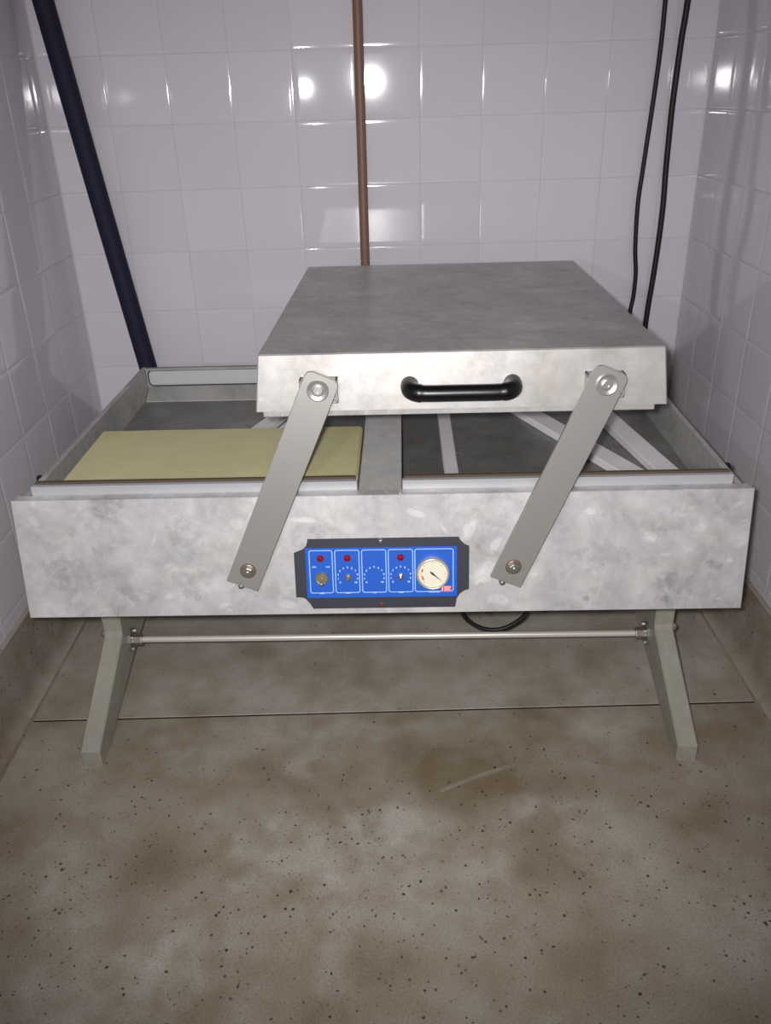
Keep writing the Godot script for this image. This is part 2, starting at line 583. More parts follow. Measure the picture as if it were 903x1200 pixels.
# tiles on a wall whose face plane has its origin at frame.origin, x along the wall, y up, z out of the wall
func lay_tiles(wall: Node3D, frame: Transform3D, cols: Array, rows: Array, rng: RandomNumberGenerator, level := []) -> void:
	var gap := 0.0020
	for i in cols.size() - 1:
		for j in rows.size() - 1:
			var w: float = cols[i + 1] - cols[i] - gap
			var h: float = rows[j + 1] - rows[j] - gap
			if w < 0.01:
				continue
			var o := put_tile(wall, tile_mesh(w, h), "glazed_tile_%d" % rng.randi_range(0, 2))
			var lean := Basis.from_euler(Vector3(rng.randf_range(-0.006, 0.006), rng.randf_range(-0.006, 0.006), rng.randf_range(-0.002, 0.002)))
			if level.has(Vector2i(i, j)):
				lean = Basis()
			o.transform = frame * Transform3D(lean, Vector3((cols[i] + cols[i + 1]) / 2, (rows[j] + rows[j + 1]) / 2, rng.randf_range(-0.0003, 0.0004)))


func put_tile(wall: Node3D, mesh: Mesh, mat: String) -> MeshInstance3D:
	var o := MeshInstance3D.new()
	o.mesh = mesh
	o.material_override = mats[mat]
	var n := wall.get_child_count()
	o.name = "tile" if n == 0 else "tile_%03d" % n
	wall.add_child(o, true)
	return o


func room() -> void:
	var rng := RandomNumberGenerator.new()
	rng.seed = 5
	var th := 0.12
	var st := start()
	var back := -0.0016
	box(st, Vector3(LEFT - th, -0.1, -th), Vector3(RIGHT + th, HIGH + 0.1, back), 0.001)
	var wall := struct("wall_back", st, "grout", "white glazed tile wall behind the packing machine", "wall")
	var rows := [COVE, ROW]
	for k in 10:
		rows.append(ROW + TILE * (k + 1))
	var cols := []
	for k in range(-4, 7):
		cols.append(-0.2533 + TILE * k)
	cols.append(RIGHT)
	lay_tiles(wall, Transform3D(), cols, rows, rng, [])

	st = start()
	box(st, Vector3(LEFT - th, -0.1, back), Vector3(LEFT - 0.0016, HIGH + 0.1, DEPTH), 0.001)
	wall = struct("wall_left", st, "grout", "white tiled side wall close to the yellow board end of the machine", "wall")
	cols = [0.0]
	for k in 13:
		cols.append(0.08 + TILE * k)
	# x along the wall is -z here, so that z points into the room
	lay_tiles(wall, Transform3D(Basis(Vector3(0, 0, -1), Vector3.UP, Vector3(1, 0, 0)), Vector3(LEFT, 0, 0)), flip(cols), rows, rng)
	st = start()
	box(st, Vector3(RIGHT + 0.0016, -0.1, back), Vector3(RIGHT + th, HIGH + 0.1, DEPTH), 0.001)
	wall = struct("wall_right", st, "grout", "white tiled side wall beside the raised lid and black cables", "wall")
	cols = [0.0]
	for k in 13:
		cols.append(0.186 + TILE * k)
	lay_tiles(wall, Transform3D(Basis(Vector3(0, 0, 1), Vector3.UP, Vector3(-1, 0, 0)), Vector3(RIGHT, 0, 0)), cols, rows, rng)
	st = start()
	box(st, Vector3(LEFT - th, -0.1, DEPTH), Vector3(RIGHT + th, HIGH + 0.1, DEPTH + th), 0.001)
	struct("wall_front", st, "plaster", "plain pale wall behind the camera", "wall")
	st = start()
	box(st, Vector3(LEFT - th, HIGH, -th), Vector3(RIGHT + th, HIGH + th, DEPTH + th), 0.001)
	struct("ceiling", st, "plaster", "plain pale ceiling of the tiled alcove", "ceiling")

	st = start()
	box(st, Vector3(LEFT - th, -0.15, -th), Vector3(RIGHT + th, -0.004, DEPTH + th), 0.001)
	var fl := struct("floor", st, "joint", "worn brown grey terrazzo floor under the machine", "floor")
	st = start()
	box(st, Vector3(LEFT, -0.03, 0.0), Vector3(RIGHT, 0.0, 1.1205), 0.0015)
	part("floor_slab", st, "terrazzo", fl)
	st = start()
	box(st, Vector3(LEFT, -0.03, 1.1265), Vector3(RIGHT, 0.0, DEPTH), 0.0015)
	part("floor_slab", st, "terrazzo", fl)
	st = start()
	box(st, Vector3(LEFT, -0.02, 1.1208), Vector3(RIGHT, -0.0006, 1.1262), 0.0004)
	part("divider_strip", st, "joint", fl)

	# terrazzo skirting that runs into the floor in a cove
	var cove := PackedVector2Array([Vector2(0, 0), Vector2(0.042, 0.0), Vector2(0.040, 0.006)])
	for k in 7:
		var a := k / 6.0 * PI / 2
		cove.append(Vector2(0.012 + 0.027 * (1 - sin(a)), 0.012 + 0.05 * (1 - cos(a))))
	cove.append(Vector2(0.012, COVE - 0.004))
	cove.append(Vector2(0.006, COVE))
	cove.append(Vector2(0, COVE))
	var runs := [
		["baseboard_left", Transform3D(Basis(Vector3(1, 0, 0), Vector3.UP, Vector3(0, 0, 1)), Vector3(LEFT - 0.001, 0, 0)), DEPTH, "grey terrazzo skirting with a cove under the tiles by the yellow board side"],
		["baseboard_right", Transform3D(Basis(Vector3(-1, 0, 0), Vector3.UP, Vector3(0, 0, -1)), Vector3(RIGHT + 0.001, 0, DEPTH)), DEPTH, "grey terrazzo skirting with a cove under the tiles by the raised lid side"],
		["baseboard_back", Transform3D(Basis(Vector3(0, 0, -1), Vector3.UP, Vector3(1, 0, 0)), Vector3(LEFT, 0, -0.001)), RIGHT - LEFT, "grey terrazzo skirting along the foot of the back wall"],
	]
	for r in runs:
		st = start()
		prism(st, cove, 0.0, r[2], 0.0005, r[1])
		struct(r[0], st, "terrazzo_skirting", r[3], "skirting")


func flip(cols: Array) -> Array:
	var out := []
	for k in range(cols.size() - 1, -1, -1):
		out.append(-cols[k])
	return out


# ---------------------------------------------------------------- the machine

const TOP := 0.753         # top edge of the sloping front panel
const SLANT := 0.2916
var face: Basis            # x right, y up the sloping panel, z out of it


func machine() -> void:
	var root := thing("vacuum_packer", "double chamber vacuum packing machine with its metal lid swung over the empty chamber", "machine")
	root.position = Vector3(-0.0115, 0, 1.267)
	root.rotation.y = -0.0244
	face = Basis(Vector3.RIGHT, Vector3(0, 0.9827, -0.1852), Vector3(0, 0.1852, 0.9827))
	front_panel(root)
	chambers(root)
	legs(root)
	lid(root)
	arms(root)
	control_panel(root)


func front_panel(root: Node3D) -> void:
	var st := start()
	var xf := Transform3D(face, Vector3(0, TOP, 0))
	prism(st, PackedVector2Array([Vector2(-0.8447, -SLANT), Vector2(0.8447, -SLANT), Vector2(0.849, 0), Vector2(-0.849, 0)]), -0.004, 0.0, 0.0012, xf)
	box(st, Vector3(-0.845, TOP - 0.005, -0.03), Vector3(0.845, TOP - 0.0015, -0.001), 0.001)      # folded top flange
	# folded lower edge and sides
	prism(st, PackedVector2Array([Vector2(-0.8447, -SLANT), Vector2(0.8447, -SLANT), Vector2(0.8447, -SLANT + 0.004), Vector2(-0.8447, -SLANT + 0.004)]), -0.03, -0.003, 0.0008, xf)
	for s in [-1.0, 1.0]:
		prism(st, PackedVector2Array([Vector2(s * 0.8447, -SLANT), Vector2(s * 0.849, 0), Vector2(s * 0.845, 0), Vector2(s * 0.8407, -SLANT)]), -0.03, -0.003, 0.0008, xf)
	part("front_panel", st, "panel_metal", root, "blotchy bare metal front panel sloping forward")


func chambers(root: Node3D) -> void:
	var st := start()
	# housing under the chambers
	box(st, Vector3(-0.8, 0.475, -1.0), Vector3(0.8, 0.63, -0.012), 0.004)
	part("housing", st, "housing_grey", root)
	for s in [-1.0, 1.0]:
		st = start()
		var lo: float = minf(s * 0.822, s * 0.836)
		box(st, Vector3(lo, 0.6, -1.052), Vector3(lo + 0.014, 0.748, -0.004), 0.002)
		var plate := part("side_plate", st, "rim_metal", root)
		st = start()
		lathe(st, disc_profile(0.011, 0.0, 0.016, 0.004), 12, Transform3D(Basis(Vector3(0, 0, -1), Vector3.UP, Vector3(1, 0, 0)) if s > 0 else Basis(Vector3(0, 0, 1), Vector3.UP, Vector3(-1, 0, 0)), Vector3(s * 0.836, 0.735, -0.16)))
		part("side_knob", st, "black_plastic", plate, "small dark knob")
	# rear plate with a long rounded slot, made of a top rail, ends and a lower band
	st = start()
	var outer := PackedVector2Array([Vector2(-0.822, 0.6), Vector2(0.822, 0.6), Vector2(0.822, 0.748), Vector2(-0.822, 0.748)])
	slotted_plate(st, 0.822, 0.6, 0.748, 0.8165, 0.684, 0.738, 0.016, -1.05, -1.044)
	outer.clear()
	box(st, Vector3(-0.822, 0.7405, -1.05), Vector3(0.822, 0.748, -1.03), 0.002)   # turned over top edge
	part("rear_plate", st, "rim_metal", root)
	st = start()
	box(st, Vector3(-0.822, 0.67, -1.056), Vector3(0.822, 0.745, -1.0505), 0.001)
	part("backing_sheet", st, "sheet_metal", root, "pale sheet showing in the long slot of the rear plate")
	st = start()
	var shade_line := PackedVector3Array()  # thin dark tube drawn in as the shadow gap around the slot
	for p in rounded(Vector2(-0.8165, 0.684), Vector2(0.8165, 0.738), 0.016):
		shade_line.append(Vector3(p.x, p.y, -1.0435))
	shade_line.append(shade_line[0])
	tube(st, shade_line, 0.0022, 8)
	part("slot_shade_line", st, "slot_shade_dark", root, "dark strip standing in for the shadow gap round the slot")
	# sloping ledge at the foot of the rear plate
	for s in [[-0.82, -0.05], [0.055, 0.82]]:
		st = start()
		hull(st, [Vector3(s[0], 0.640, -0.985), Vector3(s[1], 0.640, -0.985), Vector3(s[1], 0.640, -1.044), Vector3(s[0], 0.640, -1.044),
			Vector3(s[0], 0.647, -0.985), Vector3(s[1], 0.647, -0.985), Vector3(s[1], 0.682, -1.044), Vector3(s[0], 0.682, -1.044)], 0.001)
		part("rear_ledge", st, "rim_metal", root)
	# the two work plates
	for s in [[-0.821, -0.049], [0.054, 0.821]]:
		st = start()
		box(st, Vector3(s[0], 0.631, -1.04), Vector3(s[1], 0.645, -0.046), 0.001)
		part("work_plate", st, "tray_metal", root)
	# divider between the chambers
	st = start()
	box(st, Vector3(-0.048, 0.6, -1.043), Vector3(0.051, 0.750, -0.004), 0.003)
	box(st, Vector3(0.046, 0.745, -1.043), Vector3(0.053, 0.7535, -0.004), 0.0015)
	part("divider", st, "divider_metal", root)
	# front walls of the chambers with a brown rubber gasket behind
	for s in [[-0.811, -0.0495], [0.0545, 0.811]]:
		st = start()
		box(st, Vector3(s[0], 0.62, -0.046), Vector3(s[1], 0.773, -0.031), 0.0015)
		part("chamber_bar", st, "bright_aluminium", root, "bright front wall of a chamber")
		st = start()
		box(st, Vector3(s[0] + 0.004, 0.7, -0.06), Vector3(s[1] - 0.004, 0.777, -0.0465), 0.002)
		part("gasket", st, "gasket", root, "brown rubber strip")
	# sealing bar on the floor of the open chamber
	st = start()
	box(st, Vector3(0.1655, 0.6445, -1.0), Vector3(0.204, 0.664, -0.075), 0.003)
	part("sealing_bar", st, "bar_aluminium", root, "narrow pale bar running front to back")
	# cable hanging below
	st = start()
	tube(st, smooth_path([Vector3(0.2, 0.49, -0.267), Vector3(0.204, 0.32, -0.267), Vector3(0.216, 0.25, -0.267), Vector3(0.242, 0.214, -0.267), Vector3(0.286, 0.193, -0.265), Vector3(0.335, 0.196, -0.265), Vector3(0.382, 0.226, -0.267), Vector3(0.402, 0.262, -0.267), Vector3(0.416, 0.33, -0.267), Vector3(0.42, 0.49, -0.267)]), 0.0062, 10)
	part("power_cable", st, "cable_black", root, "black cable sagging below the front panel")


# a plate in x, y with a rounded slot
func slotted_plate(st: SurfaceTool, half: float, y0: float, y1: float, shalf: float, s0: float, s1: float, r: float, z0: float, z1: float) -> void:
	var hole := PackedVector2Array()
	var corners := [Vector2(shalf - r, s0 + r), Vector2(shalf - r, s1 - r * 0.4), Vector2(-shalf + r, s1 - r * 0.4), Vector2(-shalf + r, s0 + r)]
	for k in 4:
		for i in 5:
			var a := -PI / 2 + PI / 2 * k + PI / 2 * i / 4.0
			var rr := r if k == 0 or k == 3 else r * 0.4
			var c: Vector2 = corners[k]
			if k == 1 or k == 2:
				c.x = signf(c.x) * (shalf - rr)
			hole.append(c + Vector2(cos(a), sin(a)) * rr)
	# ring between outline and hole, stitched by casting each hole point on the outline
	var n := hole.size()
	for i in n:
		var j := (i + 1) % n
		var a := hole[i]; var b := hole[j]
		var oa := on_edge(a, half, y0, y1, shalf, s0, s1, r)
		var ob := on_edge(b, half, y0, y1, shalf, s0, s1, r)
		quad(st, Vector3(oa.x, oa.y, z1), Vector3(ob.x, ob.y, z1), Vector3(b.x, b.y, z1), Vector3(a.x, a.y, z1))
		quad(st, Vector3(a.x, a.y, z0), Vector3(b.x, b.y, z0), Vector3(ob.x, ob.y, z0), Vector3(oa.x, oa.y, z0))
		quad(st, Vector3(a.x, a.y, z1), Vector3(b.x, b.y, z1), Vector3(b.x, b.y, z0), Vector3(a.x, a.y, z0))
		quad(st, Vector3(ob.x, ob.y, z1), Vector3(oa.x, oa.y, z1), Vector3(oa.x, oa.y, z0), Vector3(ob.x, ob.y, z0))


func on_edge(p: Vector2, half: float, y0: float, y1: float, shalf: float, s0: float, s1: float, r: float) -> Vector2:
	var cx := signf(p.x)
	var low := p.y < (s0 + s1) / 2
	var rr := r if low else r * 0.4
	var c := Vector2(cx * (shalf - rr), s0 + rr if low else s1 - rr)
	var d := p - c
	if absf(d.x) >= absf(d.y) * 0.999:
		return Vector2(cx * half, lerpf(p.y, y0 if low else y1, clampf(absf(d.y) / maxf(absf(d.x), 1e-6), 0, 1)))
	return Vector2(lerpf(p.x, cx * half, clampf(absf(d.x) / absf(d.y), 0, 1)), y0 if low else y1)


func legs(root: Node3D) -> void:
	# side view as (z, y): a column that spreads into a front and a rear foot
	var shape := PackedVector2Array([
		Vector2(0.061, 0.0), Vector2(0.061, 0.047), Vector2(-0.232, 0.208), Vector2(-0.237, 0.222), Vector2(-0.237, 0.478), Vector2(-0.807, 0.478), Vector2(-0.807, 0.222), Vector2(-0.812, 0.208), Vector2(-1.105, 0.047), Vector2(-1.105, 0.0),
		Vector2(-1.037, 0.0), Vector2(-0.74, 0.1), Vector2(-0.6, 0.135), Vector2(-0.44, 0.135), Vector2(-0.3, 0.1), Vector2(-0.003, 0.0)])
	for s in [-1.0, 1.0]:
		var st := start()
		# (z, y) outline extruded along x
		var xf := Transform3D(Basis(Vector3(0, 0, 1), Vector3.UP, Vector3(-1, 0, 0)), Vector3.ZERO)
		var lo: float = s * 0.778 - 0.0265
		prism(st, shape, -lo - 0.053, -lo, 0.004, xf, true)
		var leg := part("leg", st, "leg_paint", root, "grey green painted metal leg with spread feet")
		# bolted flange of the tie rod on the inner face, domed nut outside
		st = start()
		var inward := Basis(Vector3(0, 0, s), Vector3.UP, Vector3(-s, 0, 0))
		lathe(st, disc_profile(0.034, 0.0, 0.008, 0.002), 20, Transform3D(inward, Vector3(s * 0.7515, 0.156, -0.29)))
		lathe(st, disc_profile(0.017, 0.0, 0.03, 0.003), 6, Transform3D(inward, Vector3(s * 0.7455, 0.156, -0.29)))
		part("rod_flange", st, "dull_steel", leg)
		for k in 4:
			var a := PI / 4 + k * PI / 2
			st = start()
			lathe(st, disc_profile(0.006, 0.0, 0.006, 0.002), 6, Transform3D(inward, Vector3(s * 0.7435, 0.156 + 0.027 * sin(a), -0.29 + 0.027 * cos(a))))
			part("flange_bolt", st, "polished_steel", leg)
		st = start()
		lathe(st, [Vector2(0.012, 0), Vector2(0.0125, 0.006), Vector2(0.010, 0.012), Vector2(0.005, 0.016), Vector2(0, 0.017)], 14, Transform3D(Basis(Vector3(0, 0, -s), Vector3.UP, Vector3(s, 0, 0)), Vector3(s * 0.8045, 0.2, -0.258)), true)
		part("domed_nut", st, "polished_steel", leg)
	var rod := start()
	tube(rod, PackedVector3Array([Vector3(-0.72, 0.156, -0.29), Vector3(0.72, 0.156, -0.29)]), 0.0095, 16)
	part("tie_rod", rod, "rod_steel", root, "steel rod tying the two legs")


func lid(root: Node3D) -> void:
	var cx := 0.184
	var outer := [Vector3(cx - 0.4466, 0.954, -0.010), Vector3(cx + 0.4466, 0.954, -0.010), Vector3(cx + 0.4466, 0.954, -1.05), Vector3(cx - 0.4466, 0.954, -1.05),
		Vector3(cx - 0.4345, 1.077, -0.028), Vector3(cx + 0.4345, 1.077, -0.028), Vector3(cx + 0.424, 1.074, -1.032), Vector3(cx - 0.424, 1.074, -1.032)]
	# a hollow pan: top plate and four walls
	var t := 0.012
	var st := start()
	var inn := []
	for k in 8:
		var p: Vector3 = outer[k]
		inn.append(Vector3(cx + (p.x - cx) * (1 - t / 0.44), p.y - (t if k > 3 else 0.0), lerpf(p.z, -0.53, t / 0.52)))
	var faces := [[0, 1, 5, 4], [1, 2, 6, 5], [2, 3, 7, 6], [3, 0, 4, 7], [4, 5, 6, 7]]
	hull_skin(st, outer, 0.003)
	for f in faces:
		quad(st, inn[f[3]], inn[f[2]], inn[f[1]], inn[f[0]])
	for k in 4:
		var l := (k + 1) % 4
		quad(st, outer[l], outer[k], inn[k], inn[l])
	var body := part("lid", st, "lid_metal", root, "shallow metal lid with a plain flat top")
	# lower lip with the seal
	st = start()
	for b in [[Vector3(cx - 0.432, 0.939, -0.035), Vector3(cx + 0.422, 0.9545, -0.017)], [Vector3(cx - 0.432, 0.939, -1.04), Vector3(cx + 0.422, 0.9545, -1.022)],
		[Vector3(cx - 0.432, 0.939, -1.03), Vector3(cx - 0.414, 0.9545, -0.03)], [Vector3(cx + 0.404, 0.939, -1.03), Vector3(cx + 0.422, 0.9545, -0.03)]]:
		box(st, b[0], b[1], 0.0015)
	part("lid_lip", st, "rim_metal", body)
	# black bow handle
	st = start()
	var h := smooth_path([Vector3(0.0745, 1.006, -0.02), Vector3(0.0745, 1.005, -0.004), Vector3(0.0775, 1.0035, 0.012), Vector3(0.090, 1.002, 0.023), Vector3(0.115, 1.001, 0.026), Vector3(0.185, 1.001, 0.026), Vector3(0.255, 1.001, 0.026), Vector3(0.280, 1.002, 0.023), Vector3(0.2925, 1.0035, 0.012), Vector3(0.2955, 1.005, -0.004), Vector3(0.2955, 1.006, -0.02)], 5)
	var radii := []
	for p in h:
		radii.append(0.0178 if absf(p.x - 0.185) < 0.086 else 0.0195)
	tube(st, h, radii, 18)
	part("handle", st, "black_plastic", body, "black bow handle")
	# hollow brackets that carry the arms
	for x in [-0.121, 0.4905]:
		st = start()
		for b in [[-0.041, -0.026, 0.041, -0.020, 0.006], [-0.041, 0.020, 0.041, 0.026, 0.006], [-0.041, -0.026, -0.036, 0.026, 0.006], [0.036, -0.026, 0.041, 0.026, 0.006], [-0.020, -0.024, 0.022, 0.024, 0.006], [-0.04, -0.025, 0.04, 0.025, -0.004]]:
			box(st, Vector3(x + b[0], 1.002 + b[1], -0.03), Vector3(x + b[2], 1.002 + b[3], b[4]), 0.0012)
		part("arm_bracket", st, "lid_metal", body)


# the closed skin of a lid: five faces with chamfered edges
func hull_skin(st: SurfaceTool, c: Array, bevel: float) -> void:
	var faces := [[0, 1, 5, 4], [1, 2, 6, 5], [2, 3, 7, 6], [3, 0, 4, 7], [4, 5, 6, 7]]
	var inner := {}
	for f in 5:
		for k in 4:
			var v: int = faces[f][k]
			var here: Vector3 = c[v]
			var p: Vector3 = here
			for o in [faces[f][(k + 3) % 4], faces[f][(k + 1) % 4]]:
				# keep the open lower edge where it is
				var along: Vector3 = (c[o] - here).normalized()
				if f < 4 and v < 4 and o >= 4:
					continue
				p += along * bevel
			inner[[f, v]] = p
	for f in 5:
		quad(st, inner[[f, faces[f][0]]], inner[[f, faces[f][1]]], inner[[f, faces[f][2]]], inner[[f, faces[f][3]]])
	for f in 5:
		for k in 4:
			var a: int = faces[f][k]
			var b: int = faces[f][(k + 1) % 4]
			for g in range(f + 1, 5):
				if faces[g].has(a) and faces[g].has(b):
					quad(st, inner[[f, b]], inner[[f, a]], inner[[g, a]], inner[[g, b]])
	for v in range(4, 8):
		var ps := []
		for f in 5:
			if faces[f].has(v):
				ps.append(inner[[f, v]])
		var n: Vector3 = (ps[1] - ps[0]).cross(ps[2] - ps[0])
		if n.y > 0:
			tri(st, ps[0], ps[1], ps[2])
		else:
			tri(st, ps[0], ps[2], ps[1])


func arms(root: Node3D) -> void:
	for spec in [[-0.304, 0.060, 0.015, 1.0], [0.3053, 0.060, 0.015, 1.0], [-0.304, -1.078, -1.078, -1.0], [0.3053, -1.078, -1.078, -1.0]]:
		var a := Vector3(spec[0], 0.595, spec[1])
		var b := Vector3(spec[0] + 0.1832, 1.010, spec[2])
		var out: float = spec[3]
		var y := (b - a).normalized()
		var z := Vector3(0, 0, out)
		z = (z - y * z.dot(y)).normalized()
		var xf := Transform3D(Basis(y.cross(z), y, z), a)
		var long := (b - a).length()
		var st := start()
		var w := 0.038
		var poly := PackedVector2Array([Vector2(-w, -0.043), Vector2(w, -0.043), Vector2(w, long + 0.020), Vector2(w - 0.004, long + 0.029), Vector2(w - 0.013, long + 0.034), Vector2(-w + 0.014, long + 0.034), Vector2(-w + 0.004, long + 0.029), Vector2(-w, long + 0.018)])
		prism(st, poly, -0.005, 0.005, 0.0012, xf, true)
		var arm := part("swing_arm", st, "arm_steel", root, "flat grey steel arm that carries the lid")
		# turned countersunk washer and screw at the upper end
		st = start()
		var up := xf * Transform3D(Basis(), Vector3(0, long, 0.005))
		lathe(st, [Vector2(0.0235, -0.0005), Vector2(0.0235, 0.003), Vector2(0.021, 0.0045), Vector2(0.013, 0.0015), Vector2(0.0125, 0.0045), Vector2(0.009, 0.006), Vector2(0.0055, 0.006), Vector2(0.005, 0.002), Vector2(0, 0.002)], 28, up)
		lathe(st, [Vector2(0.014, -0.036), Vector2(0.014, -0.009)], 16, up)
		part("pivot_screw", st, "turned_steel", arm)
		st = start()
		var lowx := xf * Transform3D(Basis(), Vector3(0, 0, 0.005))
		lathe(st, disc_profile(0.0165, -0.0005, 0.003, 0.001), 24, lowx)
		lathe(st, disc_profile(0.0125, 0.003, 0.012, 0.002), 6, lowx)
		lathe(st, disc_profile(0.006, 0.012, 0.017, 0.002), 12, lowx)
		lathe(st, [Vector2(0.016, -0.04), Vector2(0.016, -0.009)], 16, lowx)
		part("pivot_nut", st, "dull_steel", arm)
		if out > 0:
			st = start()
			lathe(st, [Vector2(0.0165, 0.0), Vector2(0.0185, 0.0006), Vector2(0.0165, 0.0012)], 20, lowx)
			part("rust_ring", st, "rust", arm)
			# stop screw in the panel under the arm
			st = start()
			var s := Vector3(spec[0] - 0.0225, 0.545, 0.0393)
			lathe(st, [Vector2(0.0075, -0.002), Vector2(0.0075, 0.016), Vector2(0.005, 0.021), Vector2(0, 0.022)], 12, Transform3D(face, s), true)
			part("stop_screw", st, "dull_steel", root)


func ring_strip(st: SurfaceTool, lo: Vector2, hi: Vector2, r: float, w: float, z: float) -> void:
	var outer := rounded(lo, hi, r)
	var inner := rounded(lo + Vector2(w, w), hi - Vector2(w, w), r - w)
	var h := 0.0003
	for i in outer.size():
		var j := (i + 1) % outer.size()
		quad(st, Vector3(outer[i].x, outer[i].y, z + h), Vector3(outer[j].x, outer[j].y, z + h), Vector3(inner[j].x, inner[j].y, z + h), Vector3(inner[i].x, inner[i].y, z + h))
		quad(st, Vector3(outer[i].x, outer[i].y, z), Vector3(outer[j].x, outer[j].y, z), Vector3(outer[j].x, outer[j].y, z + h), Vector3(outer[i].x, outer[i].y, z + h))
		quad(st, Vector3(inner[j].x, inner[j].y, z), Vector3(inner[i].x, inner[i].y, z), Vector3(inner[i].x, inner[i].y, z + h), Vector3(inner[j].x, inner[j].y, z + h))


func rounded(lo: Vector2, hi: Vector2, r: float) -> PackedVector2Array:
	var out := PackedVector2Array()
	var c := [Vector2(hi.x - r, lo.y + r), Vector2(hi.x - r, hi.y - r), Vector2(lo.x + r, hi.y - r), Vector2(lo.x + r, lo.y + r)]
	for k in 4:
		for i in 6:
			var a := -PI / 2 + PI / 2 * k + PI / 2 * i / 5.0
			out.append(c[k] + Vector2(cos(a), sin(a)) * r)
	return out


func letters(st: SurfaceTool, text: String, at: Vector3, height: float, bold := false) -> void:
	var t := TextMesh.new()
	var f := SystemFont.new()
	f.font_names = PackedStringArray(["Droid Sans"])
	f.font_weight = 700 if bold else 400
	t.font = f
	t.text = text
	t.font_size = 32
	t.pixel_size = height / 23.0
	t.depth = 0.0004
	t.curve_step = 2.0
	st.append_from(t, 0, Transform3D(Basis(), at + Vector3(0, 0, 0.0003)))


func control_panel(root: Node3D) -> void:
	var x := func(v: Array) -> Vector2: return Vector2(v[0], -v[1])
	var st := start()
	var pts := [[-0.2005, 0.136], [-0.1785, 0.1275], [-0.1705, 0.118], [-0.167, 0.103], [0.182, 0.103], [0.187, 0.112], [0.1955, 0.1205], [0.2065, 0.1255],
		[0.2065, 0.2315], [0.195, 0.2355], [0.1845, 0.243], [0.178, 0.2545], [0.174, 0.276], [-0.161, 0.276], [-0.168, 0.2635], [-0.1775, 0.2515], [-0.1845, 0.2475], [-0.2005, 0.2465]]
	var poly := PackedVector2Array()
	for p in pts:
		poly.append(x.call(p))
	prism(st, poly, 0.0005, 0.005, 0.0008)
	var cp := part("control_panel", st, "bezel_black", root, "black notched plate around a blue control face")
	cp.transform = Transform3D(face, Vector3(0, TOP, 0))
	st = start()
	var lo := Vector2(-0.1738, -0.2482)
	var hi := Vector2(0.1785, -0.124)
	prism(st, PackedVector2Array([lo, Vector2(hi.x, lo.y), hi, Vector2(lo.x, hi.y)]), 0.0048, 0.0065, 0.0004)
	part("blue_face", st, "blue_face", cp, "blue printed control face")
	var z := 0.0065
	# printed frames
	st = start()
	var cells := [[-0.1660, -0.1105], [-0.1062, -0.0480], [-0.0437, 0.0145], [0.0181, 0.0767], [0.0797, 0.1705]]
	for c in cells:
		ring_strip(st, Vector2(c[0], -0.2362), Vector2(c[1], -0.1290), 0.006, 0.0021, z)
	part("printed_frame", st, "print_pale", cp)
	# numbers round the three dials, words above the switch and captions below
	st = SurfaceTool.new()
	st.begin(Mesh.PRIMITIVE_TRIANGLES)
	for c in [-0.0765, -0.0146, 0.0472]:
		for k in 11:
			var a := deg_to_rad(-128.0 + 25.6 * k)
			letters(st, str(k), Vector3(c + sin(a) * 0.0232, -0.1955 + cos(a) * 0.0232, z), 0.0044, true)
	letters(st, "DESL.", Vector3(-0.1540, -0.1702, z), 0.0032, true)
	letters(st, "LIGA", Vector3(-0.1225, -0.1702, z), 0.0032, true)
	var words := ["GERAL", "VACUO", "GAS", "SOLDA", "VACUOMETRO"]
	for k in 5:
		letters(st, words[k], Vector3((cells[k][0] + cells[k][1]) / 2, -0.2366, z + 0.0002), 0.0026, true)
	put_mesh("lettering", st.commit(), "print_white", cp)
	# red pilot lamps (unlit hexagons)
	for c in [-0.1390, -0.0765, 0.0472]:
		st = start()
		lathe(st, [Vector2(0.0088, z - 0.0005), Vector2(0.0088, z + 0.004), Vector2(0.006, z + 0.007), Vector2(0, z + 0.0078)], 6, Transform3D(Basis(), Vector3(c, -0.1490, 0)))
		part("pilot_lens", st, "red_lens", cp, "unlit red pilot light")
	# key switch
	st = start()
	var at := Transform3D(Basis(), Vector3(-0.1375, -0.1985, 0))
	lathe(st, [Vector2(0.0155, z - 0.0005), Vector2(0.0155, z + 0.004), Vector2(0.0135, z + 0.0065), Vector2(0.0105, z + 0.005), Vector2(0.0095, z + 0.005), Vector2(0, z + 0.005)], 24, at)
	var sw := Transform3D(Basis(Vector3(1, 0, 0), 0.5) * Basis(Vector3(0, 0, 1), 0.35), Vector3(-0.1375, -0.1985, z + 0.005))
	lathe(st, [Vector2(0.0045, -0.004), Vector2(0.004, 0.006), Vector2(0.0052, 0.016), Vector2(0.004, 0.0195), Vector2(0, 0.02)], 12, sw, true)
	part("toggle_switch", st, "brass", cp, "brass toggle switch")
	# bare shafts of two dials
	for c in [[-0.0755, "dull_steel"], [0.0475, "polished_steel"]]:
		st = start()
		var shaft := Transform3D(Basis(), Vector3(c[0], -0.1965, 0))
		lathe(st, disc_profile(0.0085, z - 0.0005, z + 0.004, 0.001), 6, shaft)
		lathe(st, disc_profile(0.0058, z + 0.004, z + 0.008, 0.0008), 16, shaft)
		lathe(st, disc_profile(0.0034, z + 0.008, z + 0.02, 0.0008), 14, shaft)
		part("dial_shaft", st, c[1], cp, "bare metal dial shaft without a knob")
	# vacuum gauge
	var gx := Vector3(0.1218, -0.1872, 0)
	st = start()
	var g := Transform3D(Basis(), gx)
	lathe(st, [Vector2(0.0385, z - 0.0005), Vector2(0.0388, z + 0.012), Vector2(0.0378, z + 0.0155), Vector2(0.0355, z + 0.0165), Vector2(0.0335, z + 0.015), Vector2(0.033, z + 0.012)], 40, g, true)
	part("gauge_ring", st, "gauge_ring", cp)
	st = start()
